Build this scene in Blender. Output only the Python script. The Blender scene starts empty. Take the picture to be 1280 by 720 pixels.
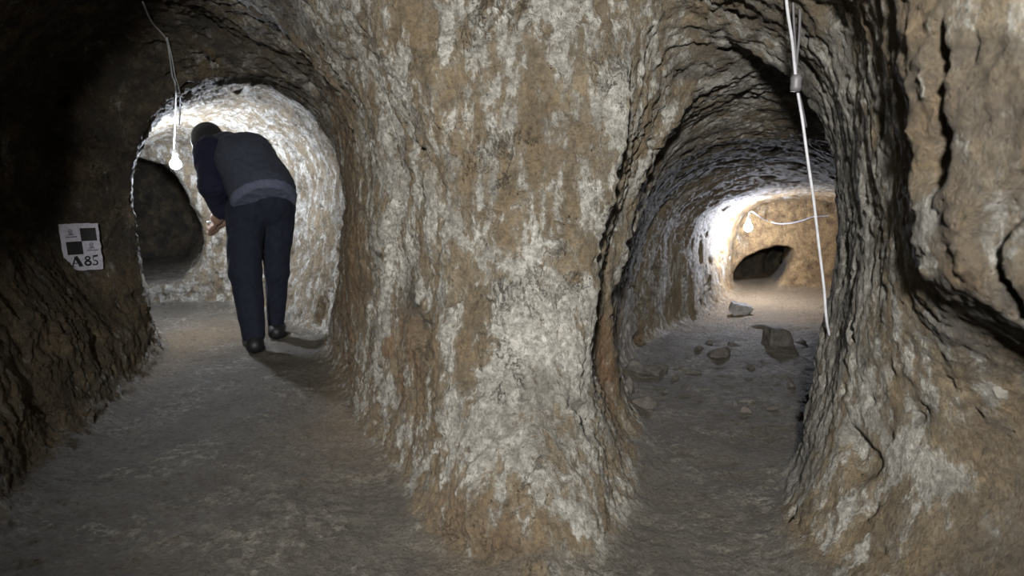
import bpy, math, random
import numpy as np
from mathutils import Vector, Matrix

SC = bpy.context.scene
COL = SC.collection
random.seed(7)

# ------------------------------------------------------------------ camera
PITCH = math.radians(8.7)
CAM_Z = 1.0
cam_d = bpy.data.cameras.new('camera')
cam_d.lens = 24.0
cam_d.sensor_width = 36.0
cam_d.clip_start = 0.02
cam = bpy.data.objects.new('camera', cam_d)
COL.objects.link(cam)
cam.location = (0, 0, CAM_Z)
cam.rotation_euler = (math.pi / 2 - PITCH, 0, 0)
cam_d.dof.use_dof = True
cam_d.dof.focus_distance = 2.6
cam_d.dof.aperture_fstop = 4.0
SC.camera = cam

# ------------------------------------------------------------------ world, exposure
w = bpy.data.worlds.new('world')
SC.world = w
w.use_nodes = True
w.node_tree.nodes['Background'].inputs[0].default_value = (0.0, 0.0, 0.0, 1)
w.node_tree.nodes['Background'].inputs[1].default_value = 0.0
SC.view_settings.view_transform = 'Standard'
SC.view_settings.look = 'None'
SC.view_settings.gamma = 1.0
SC.view_settings.use_curve_mapping = False
SC.view_settings.exposure = 0.0

# ------------------------------------------------------------------ lights
def lamp(name, loc, power, col, radius):
    d = bpy.data.lights.new(name, 'POINT')
    d.energy = power; d.color = col; d.shadow_soft_size = radius
    o = bpy.data.objects.new(name, d); COL.objects.link(o); o.location = loc
    return o
def spot(name, loc, target, power, col, radius, cone_deg):
    d = bpy.data.lights.new(name, 'SPOT')
    d.energy = power; d.color = col; d.shadow_soft_size = radius
    d.spot_size = math.radians(cone_deg); d.spot_blend = 1.0
    o = bpy.data.objects.new(name, d); COL.objects.link(o); o.location = loc
    o.rotation_euler = (Vector(target) - Vector(loc)).to_track_quat('-Z', 'Y').to_euler()
    return o
KEY = spot('gallery_lamp', (-0.25, -1.0, 1.5), (0.24, 2.2, 0.80), 1000.0, (1.0, 0.985, 0.95), 0.10, 75)
FILL = lamp('fill_light', (-0.3, -1.8, 1.5), 10.0, (1.0, 0.96, 0.90), 0.2)  # unseen fill light, added to lift the dim walls
BULB_L = (-2.28, 4.70, 1.13)
BULB_R = (2.02, 5.85, 0.63)
EM_L, EM_R = 2300.0, 2000.0

# ------------------------------------------------------------------ helpers
def at(px, py, Y):
    u = (px - 640) / 853.33; v = (360 - py) / 853.33
    t = Y / (math.cos(PITCH) + v * math.sin(PITCH))
    return (u * t, Y, CAM_Z + t * (-math.sin(PITCH) + v * math.cos(PITCH)))

def tag(o, label=None, cat=None, group=None, kind=None):
    if label: o['label'] = label
    if cat: o['category'] = cat
    if group: o['group'] = group
    if kind: o['kind'] = kind
    return o

def empty(name, loc, rz=0):
    o = bpy.data.objects.new(name, None); COL.objects.link(o)
    o.location = loc; o.rotation_euler = (0, 0, rz); o.empty_display_size = 0.05
    return o

# ---- vectorised gradient noise
_rng = np.random.RandomState(11)
_P = np.tile(_rng.permutation(256), 3).astype(np.int32)
_G = _rng.normal(size=(256, 3)).astype(np.float32)
_G /= np.linalg.norm(_G, axis=1)[:, None]
def noise(p):
    p = np.asarray(p, np.float32)
    i = np.floor(p).astype(np.int32); f = p - i; i &= 255
    s = f * f * f * (f * (f * 6 - 15) + 10)
    r = np.zeros(len(p), np.float32)
    for dx in (0, 1):
        for dy in (0, 1):
            for dz in (0, 1):
                h = _P[_P[_P[i[:, 0] + dx] + i[:, 1] + dy] + i[:, 2] + dz]
                g = _G[h]
                d = g[:, 0] * (f[:, 0] - dx) + g[:, 1] * (f[:, 1] - dy) + g[:, 2] * (f[:, 2] - dz)
                r += d * (s[:, 0] if dx else 1 - s[:, 0]) * (s[:, 1] if dy else 1 - s[:, 1]) * (s[:, 2] if dz else 1 - s[:, 2])
    return r * 1.5

def surface_nets(F):
    """F<0 is inside. Returns vertex positions in index space and quads whose normals face F>0... """
    S = F < 0
    nx, ny, nz = F.shape
    c = np.zeros((nx - 1, ny - 1, nz - 1), np.uint8)
    for dx in (0, 1):
        for dy in (0, 1):
            for dz in (0, 1):
                c += S[dx:nx - 1 + dx, dy:ny - 1 + dy, dz:nz - 1 + dz]
    mixed = (c > 0) & (c < 8)
    ci = np.argwhere(mixed)
    idx = np.full(c.shape, -1, np.int32)
    idx[mixed] = np.arange(len(ci))
    acc = np.zeros((len(ci), 3), np.float32); cnt = np.zeros(len(ci), np.float32)
    corners = [(a, b, d) for a in (0, 1) for b in (0, 1) for d in (0, 1)]
    vals = {k: F[ci[:, 0] + k[0], ci[:, 1] + k[1], ci[:, 2] + k[2]] for k in corners}
    for k in corners:
        for ax in range(3):
            if k[ax] == 0:
                k2 = list(k); k2[ax] = 1; k2 = tuple(k2)
                a, b = vals[k], vals[k2]
                m = (a < 0) != (b < 0)
                t = np.where(m, a / np.where(a == b, 1, a - b), 0)
                pt = np.tile(np.array(k, np.float32), (len(ci), 1)); pt[:, ax] = t
                acc[m] += pt[m]; cnt[m] += 1
    V = ci + acc / cnt[:, None]
    quads = []
    for ax in range(3):
        sl0 = [slice(None)] * 3; sl1 = [slice(None)] * 3
        sl0[ax] = slice(0, -1); sl1[ax] = slice(1, None)
        A = S[tuple(sl0)]; B = S[tuple(sl1)]
        e = np.argwhere(A != B)
        o1, o2 = (ax + 1) % 3, (ax + 2) % 3
        ok = (e[:, o1] > 0) & (e[:, o2] > 0) & (e[:, o1] < F.shape[o1] - 1) & (e[:, o2] < F.shape[o2] - 1)
        e = e[ok]
        inside_first = A[e[:, 0], e[:, 1], e[:, 2]]
        def g(d1, d2):
            q = e.copy(); q[:, o1] -= d1; q[:, o2] -= d2
            return idx[q[:, 0], q[:, 1], q[:, 2]]
        q = np.stack([g(1, 1), g(0, 1), g(0, 0), g(1, 0)], 1)   # normal along +ax
        q[~inside_first] = q[~inside_first][:, ::-1]
        quads.append(q)
    return V, np.concatenate(quads)

def mesh_np(name, V, Q, mat, parent=None, smooth=True, normals=None, attrs=None):
    me = bpy.data.meshes.new(name)
    n = Q.shape[1]
    me.vertices.add(len(V)); me.vertices.foreach_set('co', np.ascontiguousarray(V, np.float32).ravel())
    me.loops.add(len(Q) * n); me.loops.foreach_set('vertex_index', np.ascontiguousarray(Q, np.int32).ravel())
    me.polygons.add(len(Q)); me.polygons.foreach_set('loop_start', np.arange(0, len(Q) * n, n, dtype=np.int32))
    me.polygons.foreach_set('use_smooth', np.full(len(Q), smooth))
    if attrs:
        for k, a in attrs.items():
            at_ = me.attributes.new(k, 'FLOAT_COLOR', 'POINT')
            at_.data.foreach_set('color', np.ascontiguousarray(a, np.float32).ravel())
    me.update(calc_edges=True)
    if normals is not None:
        me.normals_split_custom_set_from_vertices(normals)
    me.materials.append(mat)
    o = bpy.data.objects.new(name, me); COL.objects.link(o)
    if parent: o.parent = parent
    return o

def obj(name, verts, faces, mat, parent=None, smooth=False):
    me = bpy.data.meshes.new(name)
    me.from_pydata([tuple(v) for v in verts], [], faces)
    for p in me.polygons: p.use_smooth = smooth
    me.update(); me.materials.append(mat)
    o = bpy.data.objects.new(name, me); COL.objects.link(o)
    if parent: o.parent = parent
    return o

# ------------------------------------------------------------------ materials
class NT:
    def __init__(s, name):
        s.m = bpy.data.materials.new(name); s.m.use_nodes = True
        s.t = s.m.node_tree; s.b = s.t.nodes['Principled BSDF']
    def n(s, typ, **kw):
        x = s.t.nodes.new(typ)
        for k, v in kw.items(): setattr(x, k, v)
        return x
    def l(s, a, b): s.t.links.new(a, b)
    def noise(s, vec, scale, detail=6, rough=0.6, dist=0.0):
        x = s.n('ShaderNodeTexNoise'); x.inputs['Scale'].default_value = scale
        x.inputs['Detail'].default_value = detail; x.inputs['Roughness'].default_value = rough
        x.inputs['Distortion'].default_value = dist
        s.l(vec, x.inputs['Vector']); return x.outputs['Fac']
    def voro(s, vec, scale, feature='F1'):
        x = s.n('ShaderNodeTexVoronoi', feature=feature); x.inputs['Scale'].default_value = scale
        s.l(vec, x.inputs['Vector']); return x.outputs['Distance']
    def ramp(s, fac, a, b, lo=0.0, hi=1.0):
        x = s.n('ShaderNodeMapRange'); x.interpolation_type = 'SMOOTHSTEP'
        x.inputs['From Min'].default_value = a; x.inputs['From Max'].default_value = b
        x.inputs['To Min'].default_value = lo; x.inputs['To Max'].default_value = hi
        s.l(fac, x.inputs['Value']); return x.outputs['Result']
    def math(s, op, a, b=None, c=None):
        x = s.n('ShaderNodeMath', operation=op)
        for i, v in enumerate((a, b, c)):
            if v is None: continue
            if isinstance(v, (int, float)): x.inputs[i].default_value = v
            else: s.l(v, x.inputs[i])
        return x.outputs[0]
    def mix(s, fac, a, b, blend='MIX'):
        x = s.n('ShaderNodeMix', data_type='RGBA', blend_type=blend)
        for sock, v in ((x.inputs[0], fac), (x.inputs[6], a), (x.inputs[7], b)):
            if isinstance(v, (int, float)): sock.default_value = v
            elif isinstance(v, tuple): sock.default_value = (*v, 1)
            else: s.l(v, sock)
        return x.outputs[2]
    def scale(s, vec, v, rot=None):
        x = s.n('ShaderNodeMapping'); x.inputs['Scale'].default_value = v
        if rot: x.inputs['Rotation'].default_value = rot
        s.l(vec, x.inputs['Vector']); return x.outputs[0]
    def bump(s, h, strength, dist, prev=None):
        x = s.n('ShaderNodeBump'); x.inputs['Strength'].default_value = strength
        x.inputs['Distance'].default_value = dist
        s.l(h, x.inputs['Height'])
        if prev is not None: s.l(prev, x.inputs['Normal'])
        return x.outputs[0]

def rock_material():
    k = NT('hewn_rock')
    pos = k.n('ShaderNodeNewGeometry').outputs['Position']
    att = k.n('ShaderNodeAttribute', attribute_name='tint')
    sep = k.n('ShaderNodeSeparateColor'); k.l(att.outputs['Color'], sep.inputs[0])
    lime, ground, rust = sep.outputs[0], sep.outputs[1], sep.outputs[2]
    grey_shade = att.outputs['Alpha']
    st = k.scale(pos, (1, 1, 0.42))
    warm = k.noise(pos, 2.6, 5, 0.6)
    fine = k.noise(pos, 38, 6, 0.7)
    mid = k.noise(pos, 11, 7, 0.68, 0.4)
    # earthy ground colour
    base = k.mix(k.ramp(warm, 0.35, 0.65), (0.255, 0.190, 0.108), (0.36, 0.285, 0.180))
    base = k.mix(k.ramp(mid, 0.38, 0.7), base, (0.145, 0.118, 0.08))
    base = k.mix(k.math('MULTIPLY', rust, k.ramp(k.noise(pos, 7, 4, .6), 0.35, 0.65)), base, (0.24, 0.135, 0.068))
    # lime crust
    l1 = k.noise(st, 12.0, 10, 0.68, 0.3)
    l2 = k.noise(st, 30, 6, 0.7)
    lf = k.math('ADD', l1, k.math('MULTIPLY', k.math('SUBTRACT', l2, 0.5), 0.35))
    lf = k.math('ADD', lf, k.math('MULTIPLY', k.math('SUBTRACT', lime, 0.5), 0.5))
    lm = k.ramp(lf, 0.51, 0.58)
    white = k.mix(k.ramp(fine, 0.3, 0.7), (0.46, 0.44, 0.39), (0.78, 0.76, 0.69))
    white = k.mix(k.ramp(k.noise(pos, 5, 5, .6), 0.45, 0.7), white, (0.30, 0.285, 0.25))
    far_ = k.n('ShaderNodeAttribute', attribute_name='ochre').outputs['Fac']
    base = k.mix(far_, base, k.mix(k.ramp(mid, .4, .62), (0.42, 0.28, 0.13), (0.22, 0.135, 0.065)))
    base = k.mix(k.ramp(lf, .43, .52, 0, .45), base, (0.33, 0.295, 0.23))
    col = k.mix(k.math('MULTIPLY', lm, 0.92), base, white)
    # dusty grey of the rock, with painted shade in the same mask
    gm = k.math('MULTIPLY', grey_shade, k.ramp(k.noise(pos, 6, 7, .7), 0.32, 0.62))
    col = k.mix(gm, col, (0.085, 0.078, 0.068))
    # trodden ground
    gcol = k.mix(k.ramp(k.noise(pos, 4.5, 8, .7), 0.35, 0.68), (0.104, 0.099, 0.088), (0.178, 0.170, 0.150))
    flk = k.math('MULTIPLY', k.ramp(k.noise(pos, 3.5, 3, .5), 0.42, 0.66), k.ramp(k.noise(pos, 24, 8, .75), 0.48, 0.58, 0.0, 0.9))
    gcol = k.mix(flk, gcol, (0.36, 0.34, 0.29))
    gcol = k.mix(k.ramp(k.noise(pos, 9, 6, .7), .55, .7), gcol, (0.07, 0.064, 0.056))
    gcol = k.mix(k.math('MULTIPLY', rust, 0.75), gcol, (0.33, 0.235, 0.13))
    col = k.mix(ground, col, gcol)
    # pits, with recess shade painted into the colour, and dark cracks
    pit = k.ramp(k.voro(k.scale(pos, (1, 1, .7)), 55), 0.02, 0.22)
    pm = k.ramp(k.noise(pos, 13, 4, .6), 0.50, 0.62)
    dk = k.math('MULTIPLY', k.math('SUBTRACT', 1.0, pit), pm)
    col = k.mix(k.math('MULTIPLY', dk, 0.55), col, (0.05, 0.035, 0.025))
    col = k.mix(k.ramp(fine, 0.25, 0.75, 0.25, 0.0), col, (0.04, 0.03, 0.02))
    crk = k.math('ABSOLUTE', k.math('SUBTRACT', k.noise(k.scale(pos, (1, 1, .6)), 10, 8, .7, .6), .5))
    crm = k.math('MULTIPLY', k.ramp(crk, 0.0, 0.016, 1.0, 0.0), k.math('MULTIPLY', k.ramp(k.noise(pos, 4, 3, .5), .5, .6), k.math('SUBTRACT', 1.0, ground)))
    col = k.mix(k.math('MULTIPLY', crm, .6), col, (0.04, 0.032, 0.022))
    grain = k.noise(pos, 70, 6, 0.75)
    col = k.mix(k.ramp(grain, 0.36, 0.60, 0.50, 0.0), col, (0.055, 0.042, 0.030))
    k.l(col, k.b.inputs['Base Color'])
    k.b.inputs['Roughness'].default_value = 0.82
    k.b.inputs['Specular IOR Level'].default_value = 0.3
    h1 = k.noise(k.scale(pos, (1, 1, .6)), 22, 9, 0.78, 0.2)
    h2 = k.noise(pos, 75, 5, 0.75)
    hp = k.math('MULTIPLY', dk, -0.45)
    h = k.math('ADD', k.math('ADD', h1, k.math('MULTIPLY', h2, 0.40)), hp)
    h = k.math('ADD', h, k.math('MULTIPLY', lm, 0.10))
    h = k.math('SUBTRACT', h, k.math('MULTIPLY', crm, 0.25))
    nb = k.bump(h, 1.0, 0.038)
    k.l(nb, k.b.inputs['Normal'])
    return k.m
ROCK = rock_material()

def stone_material(name, c1, c2, rough=0.85):
    k = NT(name)
    pos = k.n('ShaderNodeNewGeometry').outputs['Position']
    col = k.mix(k.ramp(k.noise(pos, 22, 7, .7), .35, .65), c1, c2)
    k.l(col, k.b.inputs['Base Color']); k.b.inputs['Roughness'].default_value = rough
    k.b.inputs['Specular IOR Level'].default_value = 0.3
    k.l(k.bump(k.noise(pos, 50, 6, .7), .7, .012), k.b.inputs['Normal'])
    return k.m
ST_DARK = stone_material('dark_stone', (.05, .045, .042), (.10, .09, .08))
ST_GREY = stone_material('grey_stone', (.16, .15, .15), (.30, .29, .28))
ST_EARTH = stone_material('earthy_stone', (.055, .048, .042), (.105, .092, .08))
ST_PALE = stone_material('pale_stone', (.14, .13, .11), (.22, .205, .18))

def plain(name, col, rough=0.6, bump=0, emit=None, strength=0, bscale=40, spec=.4):
    k = NT(name)
    k.b.inputs['Roughness'].default_value = rough
    k.b.inputs['Specular IOR Level'].default_value = spec
    pos = k.n('ShaderNodeNewGeometry').outputs['Position']
    d = tuple(c * 0.8 for c in col)
    k.l(k.mix(k.ramp(k.noise(pos, bscale, 4, .6), .35, .65), col, d), k.b.inputs['Base Color'])
    if bump: k.l(k.bump(k.noise(pos, bscale, 5, .65), bump, .01), k.b.inputs['Normal'])
    if emit:
        k.b.inputs['Emission Color'].default_value = (*emit, 1); k.b.inputs['Emission Strength'].default_value = strength
    return k.m

# ------------------------------------------------------------------ cave
# passages are lofts: 13-point cross sections (x, z), left foot -> over the top -> right foot
def sec(Y, *pts): return (Y, np.array(pts, np.float64))

CHAMBER = [
 sec(-2.6, (-.9,-.14),(-1.05,.3),(-1.1,.7),(-1.05,1.1),(-.9,1.4),(-.5,1.65),(0,1.7),(.5,1.65),(.85,1.4),(.95,1.1),(1.0,.7),(.95,.3),(.85,-.14)),
 sec(-0.6, (-1.1,-.14),(-1.25,.3),(-1.35,.7),(-1.35,1.1),(-1.2,1.45),(-.7,1.75),(0,1.85),(.6,1.75),(1.0,1.45),(1.1,1.1),(1.1,.7),(1.05,.3),(.85,-.14)),
 sec(0.7, (-1.2,-.14),(-1.3,.3),(-1.4,.7),(-1.4,1.1),(-1.25,1.5),(-.7,1.8),(0,1.82),(.5,1.7),(.72,1.4),(.74,1.1),(.86,.7),(.95,.35),(.8,-.14)),
 sec(1.15, (-1.25,-.14),(-1.3,.3),(-1.38,.7),(-1.4,1.1),(-1.25,1.5),(-.7,1.8),(0,1.8),(.44,1.7),(.62,1.4),(.66,1.1),(.72,.84),(1.16,.52),(.74,-.14)),
 sec(1.40, (-1.34,-.14),(-1.45,.3),(-1.5,.7),(-1.4,1.1),(-1.25,1.5),(-.7,1.8),(0,1.75),(.46,1.65),(.70,1.4),(.765,1.1),(.83,.78),(.95,.32),(.64,-.14)),
 sec(1.75, (-1.44,-.14),(-1.54,.3),(-1.62,.7),(-1.5,1.1),(-1.35,1.5),(-.8,1.8),(0,1.68),(.5,1.62),(.8,1.42),(.87,1.1),(.9,.7),(.87,.3),(.68,-.14)),
 sec(2.15, (-1.58,-.14),(-1.7,.3),(-1.82,.7),(-1.72,1.1),(-1.6,1.5),(-1.0,1.8),(0,1.62),(.5,1.55),(.85,1.38),(1.0,1.1),(1.03,.7),(.98,.3),(.93,-.14)),
 sec(2.5, (-1.66,-.14),(-1.8,.3),(-1.95,.7),(-1.95,1.1),(-1.8,1.5),(-1.2,1.78),(0,1.5),(.5,1.4),(.85,1.3),(1.15,1.1),(1.18,.7),(1.12,.3),(1.1,-.14)),
]
LEFT = [
 sec(2.2, (-1.6,-.14),(-1.65,.3),(-1.75,.7),(-1.8,1.1),(-1.65,1.5),(-1.3,1.75),(-.9,1.78),(-.6,1.65),(-.42,1.45),(-.36,1.1),(-.36,.7),(-.36,.3),(-.38,-.14)),
 sec(2.6, (-1.68,-.14),(-1.82,.3),(-2.0,.7),(-2.05,1.1),(-1.85,1.5),(-1.5,1.75),(-1.1,1.80),(-.8,1.7),(-.56,1.45),(-.50,1.1),(-.50,.7),(-.52,.3),(-.56,-.14)),
 sec(3.0, (-1.77,-.14),(-1.9,.3),(-2.12,.65),(-2.28,1.0),(-2.2,1.4),(-1.8,1.72),(-1.35,1.78),(-.95,1.66),(-.72,1.42),(-.66,1.1),(-.66,.7),(-.68,.3),(-.74,-.14)),
 sec(3.35, (-1.85,-.14),(-1.98,.3),(-2.2,.62),(-2.32,1.0),(-2.25,1.4),(-1.9,1.68),(-1.45,1.73),(-1.08,1.60),(-.84,1.38),(-.78,1.1),(-.80,.7),(-.82,.3),(-.90,-.14)),
 sec(3.62, (-1.95,-.14),(-1.99,.3),(-1.99,.65),(-2.0,1.0),(-1.90,1.3),(-1.66,1.5),(-1.36,1.54),(-1.08,1.48),(-.93,1.3),(-.88,1.05),(-.90,.7),(-.92,.3),(-1.0,-.14)),
 sec(4.0, (-2.05,-.14),(-2.15,.25),(-2.19,.6),(-2.2,.95),(-2.1,1.25),(-1.85,1.48),(-1.48,1.58),(-1.2,1.46),(-1.03,1.26),(-.99,1.0),(-1.0,.6),(-1.05,.25),(-1.15,-.14)),
 sec(4.35, (-2.25,-.14),(-2.38,.25),(-2.5,.6),(-2.5,.95),(-2.35,1.25),(-2.0,1.48),(-1.6,1.58),(-1.3,1.46),(-1.12,1.26),(-1.05,1.0),(-1.06,.6),(-1.12,.25),(-1.25,-.14)),
 sec(4.8, (-2.75,-.14),(-2.85,.25),(-2.9,.6),(-2.9,.95),(-2.75,1.2),(-2.4,1.42),(-1.9,1.5),(-1.6,1.4),(-1.4,1.22),(-1.3,1.0),(-1.35,.6),(-1.5,.25),(-1.7,-.14)),
 sec(5.65, (-3.2,-.14),(-3.3,.25),(-3.3,.6),(-3.3,.9),(-3.2,1.15),(-2.9,1.3),(-2.55,1.32),(-2.3,1.22),(-2.1,1.1),(-2.0,.9),(-2.1,.6),(-2.25,.25),(-2.5,-.14)),
]
RIGHT = [
 sec(2.3, (.48,-.14),(.42,.25),(.36,.55),(.42,.85),(.50,1.15),(.62,1.38),(.8,1.45),(.95,1.42),(1.05,1.3),(1.1,1.0),(1.1,.7),(1.05,.3),(1.0,-.14)),
 sec(2.75, (.52,-.14),(.42,.25),(.38,.5),(.46,.8),(.53,1.05),(.65,1.25),(.85,1.34),(1.1,1.34),(1.3,1.25),(1.4,1.0),(1.4,.7),(1.35,.3),(1.3,-.14)),
 sec(3.2, (.52,-.14),(.48,.25),(.50,.5),(.58,.75),(.66,.95),(.82,1.12),(1.05,1.2),(1.3,1.2),(1.55,1.1),(1.68,.9),(1.68,.6),(1.62,.3),(1.55,-.14)),
 sec(4.0, (.72,-.14),(.72,.25),(.74,.5),(.78,.72),(.88,.92),(1.08,1.06),(1.35,1.12),(1.65,1.12),(1.95,1.0),(2.05,.85),(2.1,.6),(2.05,.3),(2.0,-.14)),
 sec(4.5, (1.06,-.14),(1.02,.25),(1.01,.45),(1.02,.65),(1.12,.85),(1.4,.99),(1.65,1.04),(1.95,1.02),(2.25,.95),(2.4,.8),(2.45,.6),(2.4,.3),(2.35,-.14)),
 sec(5.0, (1.42,-.14),(1.36,.25),(1.34,.45),(1.34,.62),(1.42,.8),(1.7,.93),(2.0,.98),(2.3,.97),(2.6,.9),(2.75,.78),(2.8,.55),(2.75,.28),(2.7,-.14)),
 sec(5.9, (1.90,-.14),(1.82,.22),(1.78,.4),(1.78,.58),(1.84,.75),(2.1,.86),(2.35,.9),(2.65,.9),(2.9,.84),(3.1,.72),(3.15,.5),(3.1,.25),(3.0,-.14)),
 sec(6.45, (2.12,-.14),(2.10,.2),(2.10,.38),(2.13,.54),(2.2,.7),(2.35,.8),(2.6,.84),(2.85,.84),(3.1,.78),(3.25,.68),(3.3,.48),(3.25,.24),(3.15,-.14)),
]
HOLE = [
 sec(6.0, (2.02,-.14),(2.00,.05),(2.02,.15),(2.06,.24),(2.16,.32),(2.30,.39),(2.44,.43),(2.56,.42),(2.62,.36),(2.58,.26),(2.52,.15),(2.46,.05),(2.42,-.14)),
 sec(7.0, (2.25,-.14),(2.24,.08),(2.25,.17),(2.29,.25),(2.37,.32),(2.50,.38),(2.62,.40),(2.74,.40),(2.8,.35),(2.78,.25),(2.76,.15),(2.7,.05),(2.65,-.14)),
 sec(7.6, (2.85,-.14),(2.84,.08),(2.85,.15),(2.89,.2),(2.97,.28),(3.07,.33),(3.17,.35),(3.25,.35),(3.3,.31),(3.28,.25),(3.26,.15),(3.2,.05),(3.15,-.14)),
 sec(7.95, (3.3,-.14),(3.3,.08),(3.3,.15),(3.32,.2),(3.35,.26),(3.42,.3),(3.5,.31),(3.58,.3),(3.62,.27),(3.62,.2),(3.62,.15),(3.6,.05),(3.58,-.14)),
]
SIDE = [   # low dark side passage behind the left arch
 sec(5.3, (-3.4,.12),(-3.5,.3),(-3.5,.5),(-3.5,.7),(-3.4,.95),(-3.2,1.1),(-3.0,1.2),(-2.8,1.2),(-2.62,1.1),(-2.5,.85),(-2.4,.6),(-2.41,.38),(-2.65,.18)),
 sec(6.0, (-3.9,.1),(-4.0,.3),(-4.0,.5),(-4.0,.7),(-3.9,.95),(-3.6,1.15),(-3.3,1.22),(-3.1,1.2),(-2.9,1.1),(-2.76,.85),(-2.7,.6),(-2.72,.38),(-2.9,.18)),
 sec(7.7, (-5.0,.1),(-5.1,.3),(-5.1,.5),(-5.1,.7),(-5.0,.95),(-4.7,1.15),(-4.4,1.25),(-4.1,1.25),(-3.8,1.15),(-3.6,.9),(-3.5,.6),(-3.5,.4),(-3.7,.2)),
]
PILLAR = [
 sec(1.62, (-.06,-.2),(-.06,-.1),(-.05,-.05),(-.03,.0),(0,.02),(.03,.04),(.06,.05),(.1,.05),(.13,.03),(.16,.0),(.18,-.05),(.2,-.1),(.2,-.2)),
 sec(1.82, (-.22,-.2),(-.22,0),(-.20,.1),(-.16,.2),(-.1,.28),(-.03,.33),(.05,.35),(.12,.33),(.18,.27),(.22,.2),(.26,.1),(.3,0),(.3,-.2)),
 sec(2.0, (-.29,-.2),(-.29,0),(-.27,.15),(-.23,.3),(-.16,.48),(-.08,.62),(.06,.72),(.15,.66),(.21,.5),(.25,.32),(.3,.15),(.38,0),(.38,-.2)),
 sec(2.14, (-.34,-.2),(-.33,0),(-.3,.2),(-.25,.5),(-.22,.85),(-.25,1.2),(-.4,1.9),(.45,1.9),(.32,1.2),(.24,.85),(.25,.5),(.32,.2),(.43,-.1)),
 sec(2.4, (-.46,-.2),(-.44,0),(-.41,.25),(-.37,.6),(-.36,.9),(-.38,1.2),(-.6,1.9),(.65,1.9),(.46,1.2),(.37,.9),(.30,.55),(.34,.25),(.50,-.05)),
 sec(2.7, (-.62,-.2),(-.58,0),(-.56,.25),(-.52,.6),(-.51,.9),(-.54,1.2),(-.8,1.9),(.8,1.9),(.55,1.2),(.47,.9),(.38,.55),(.40,.25),(.54,-.05)),
 sec(3.0, (-.76,-.2),(-.72,0),(-.68,.25),(-.64,.6),(-.63,.9),(-.66,1.2),(-.9,1.9),(.9,1.9),(.65,1.2),(.55,.9),(.45,.55),(.46,.25),(.52,-.05)),
]
def smooth_poly(P, n=4):
    k = len(P); out = []
    for i in range(k):
        p0, p1, p2, p3 = P[(i - 1) % k], P[i], P[(i + 1) % k], P[(i + 2) % k]
        if i == k - 1:
            for j in range(n): out.append(p1 + (p2 - p1) * j / n)   # straight foot line
            continue
        if i == 0: p0 = p1
        if i == k - 2: p3 = p2
        for j in range(n):
            t = j / n
            out.append(0.5 * ((2 * p1) + (-p0 + p2) * t + (2 * p0 - 5 * p1 + 4 * p2 - p3) * t * t + (-p0 + 3 * p1 - 3 * p2 + p3) * t ** 3))
    return np.array(out)
def poly_sdf(P, X, Z):
    d = np.full(X.shape, 1e9); ins = np.zeros(X.shape, bool)
    n = len(P)
    for i in range(n):
        a = P[i]; b = P[(i + 1) % n]; e = b - a
        L = e @ e
        if L < 1e-12: continue
        wx = X - a[0]; wz = Z - a[1]
        t = np.clip((wx * e[0] + wz * e[1]) / L, 0, 1)
        d = np.minimum(d, (wx - e[0] * t) ** 2 + (wz - e[1] * t) ** 2)
        c = ((a[1] > Z) != (b[1] > Z)) & (X < e[0] * (Z - a[1]) / (e[1] if e[1] else 1e-12) + a[0])
        ins ^= c
    d = np.sqrt(d)
    return np.where(ins, -d, d)
GX = np.arange(-5.6, 4.6, 0.03); GZ = np.arange(-.6, 2.4, 0.03)
GXX, GZZ = np.meshgrid(GX, GZ, indexing='ij')
class Loft:
    def __init__(s, secs, step=0.12):
        ys = np.array([a[0] for a in secs]); Ps = [smooth_poly(a[1]) for a in secs]
        n = int(math.ceil((ys[-1] - ys[0]) / step)) + 1
        s.Y = np.linspace(ys[0], ys[-1], n); s.f = []
        for y in s.Y:
            i = min(max(np.searchsorted(ys, y) - 1, 0), len(ys) - 2)
            t = (y - ys[i]) / (ys[i + 1] - ys[i])
            t = 0.6 * t + 0.4 * t * t * (3 - 2 * t)
            s.f.append(poly_sdf(Ps[i] * (1 - t) + Ps[i + 1] * t, GXX, GZZ).astype(np.float32))
        s.y0, s.y1 = ys[0], ys[-1]
    def layer(s, y, ix, fx, iz, fz):
        """sdf on the sample columns (ix+fx, iz+fz) of the (GX,GZ) table at depth y"""
        yc = min(max(y, s.y0), s.y1)
        i = min(int(np.searchsorted(s.Y, yc)) - 1, len(s.Y) - 2); i = max(i, 0)
        t = (yc - s.Y[i]) / (s.Y[i + 1] - s.Y[i])
        f = s.f[i] * (1 - t) + s.f[i + 1] * t
        a = f[ix][:, iz] * (1 - fz) + f[ix][:, iz + 1] * fz
        b = f[ix + 1][:, iz] * (1 - fz) + f[ix + 1][:, iz + 1] * fz
        v = a * (1 - fx) + b * fx
        o = max(s.y0 - y, y - s.y1)
        if o > 0: v = np.sqrt(np.maximum(v, 0) ** 2 + o * o)
        else: v = np.maximum(v, o)
        return v
def smin(a, b, k):
    h = np.clip(0.5 + 0.5 * (b - a) / k, 0, 1)
    return b * (1 - h) + a * h - k * h * (1 - h)

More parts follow.
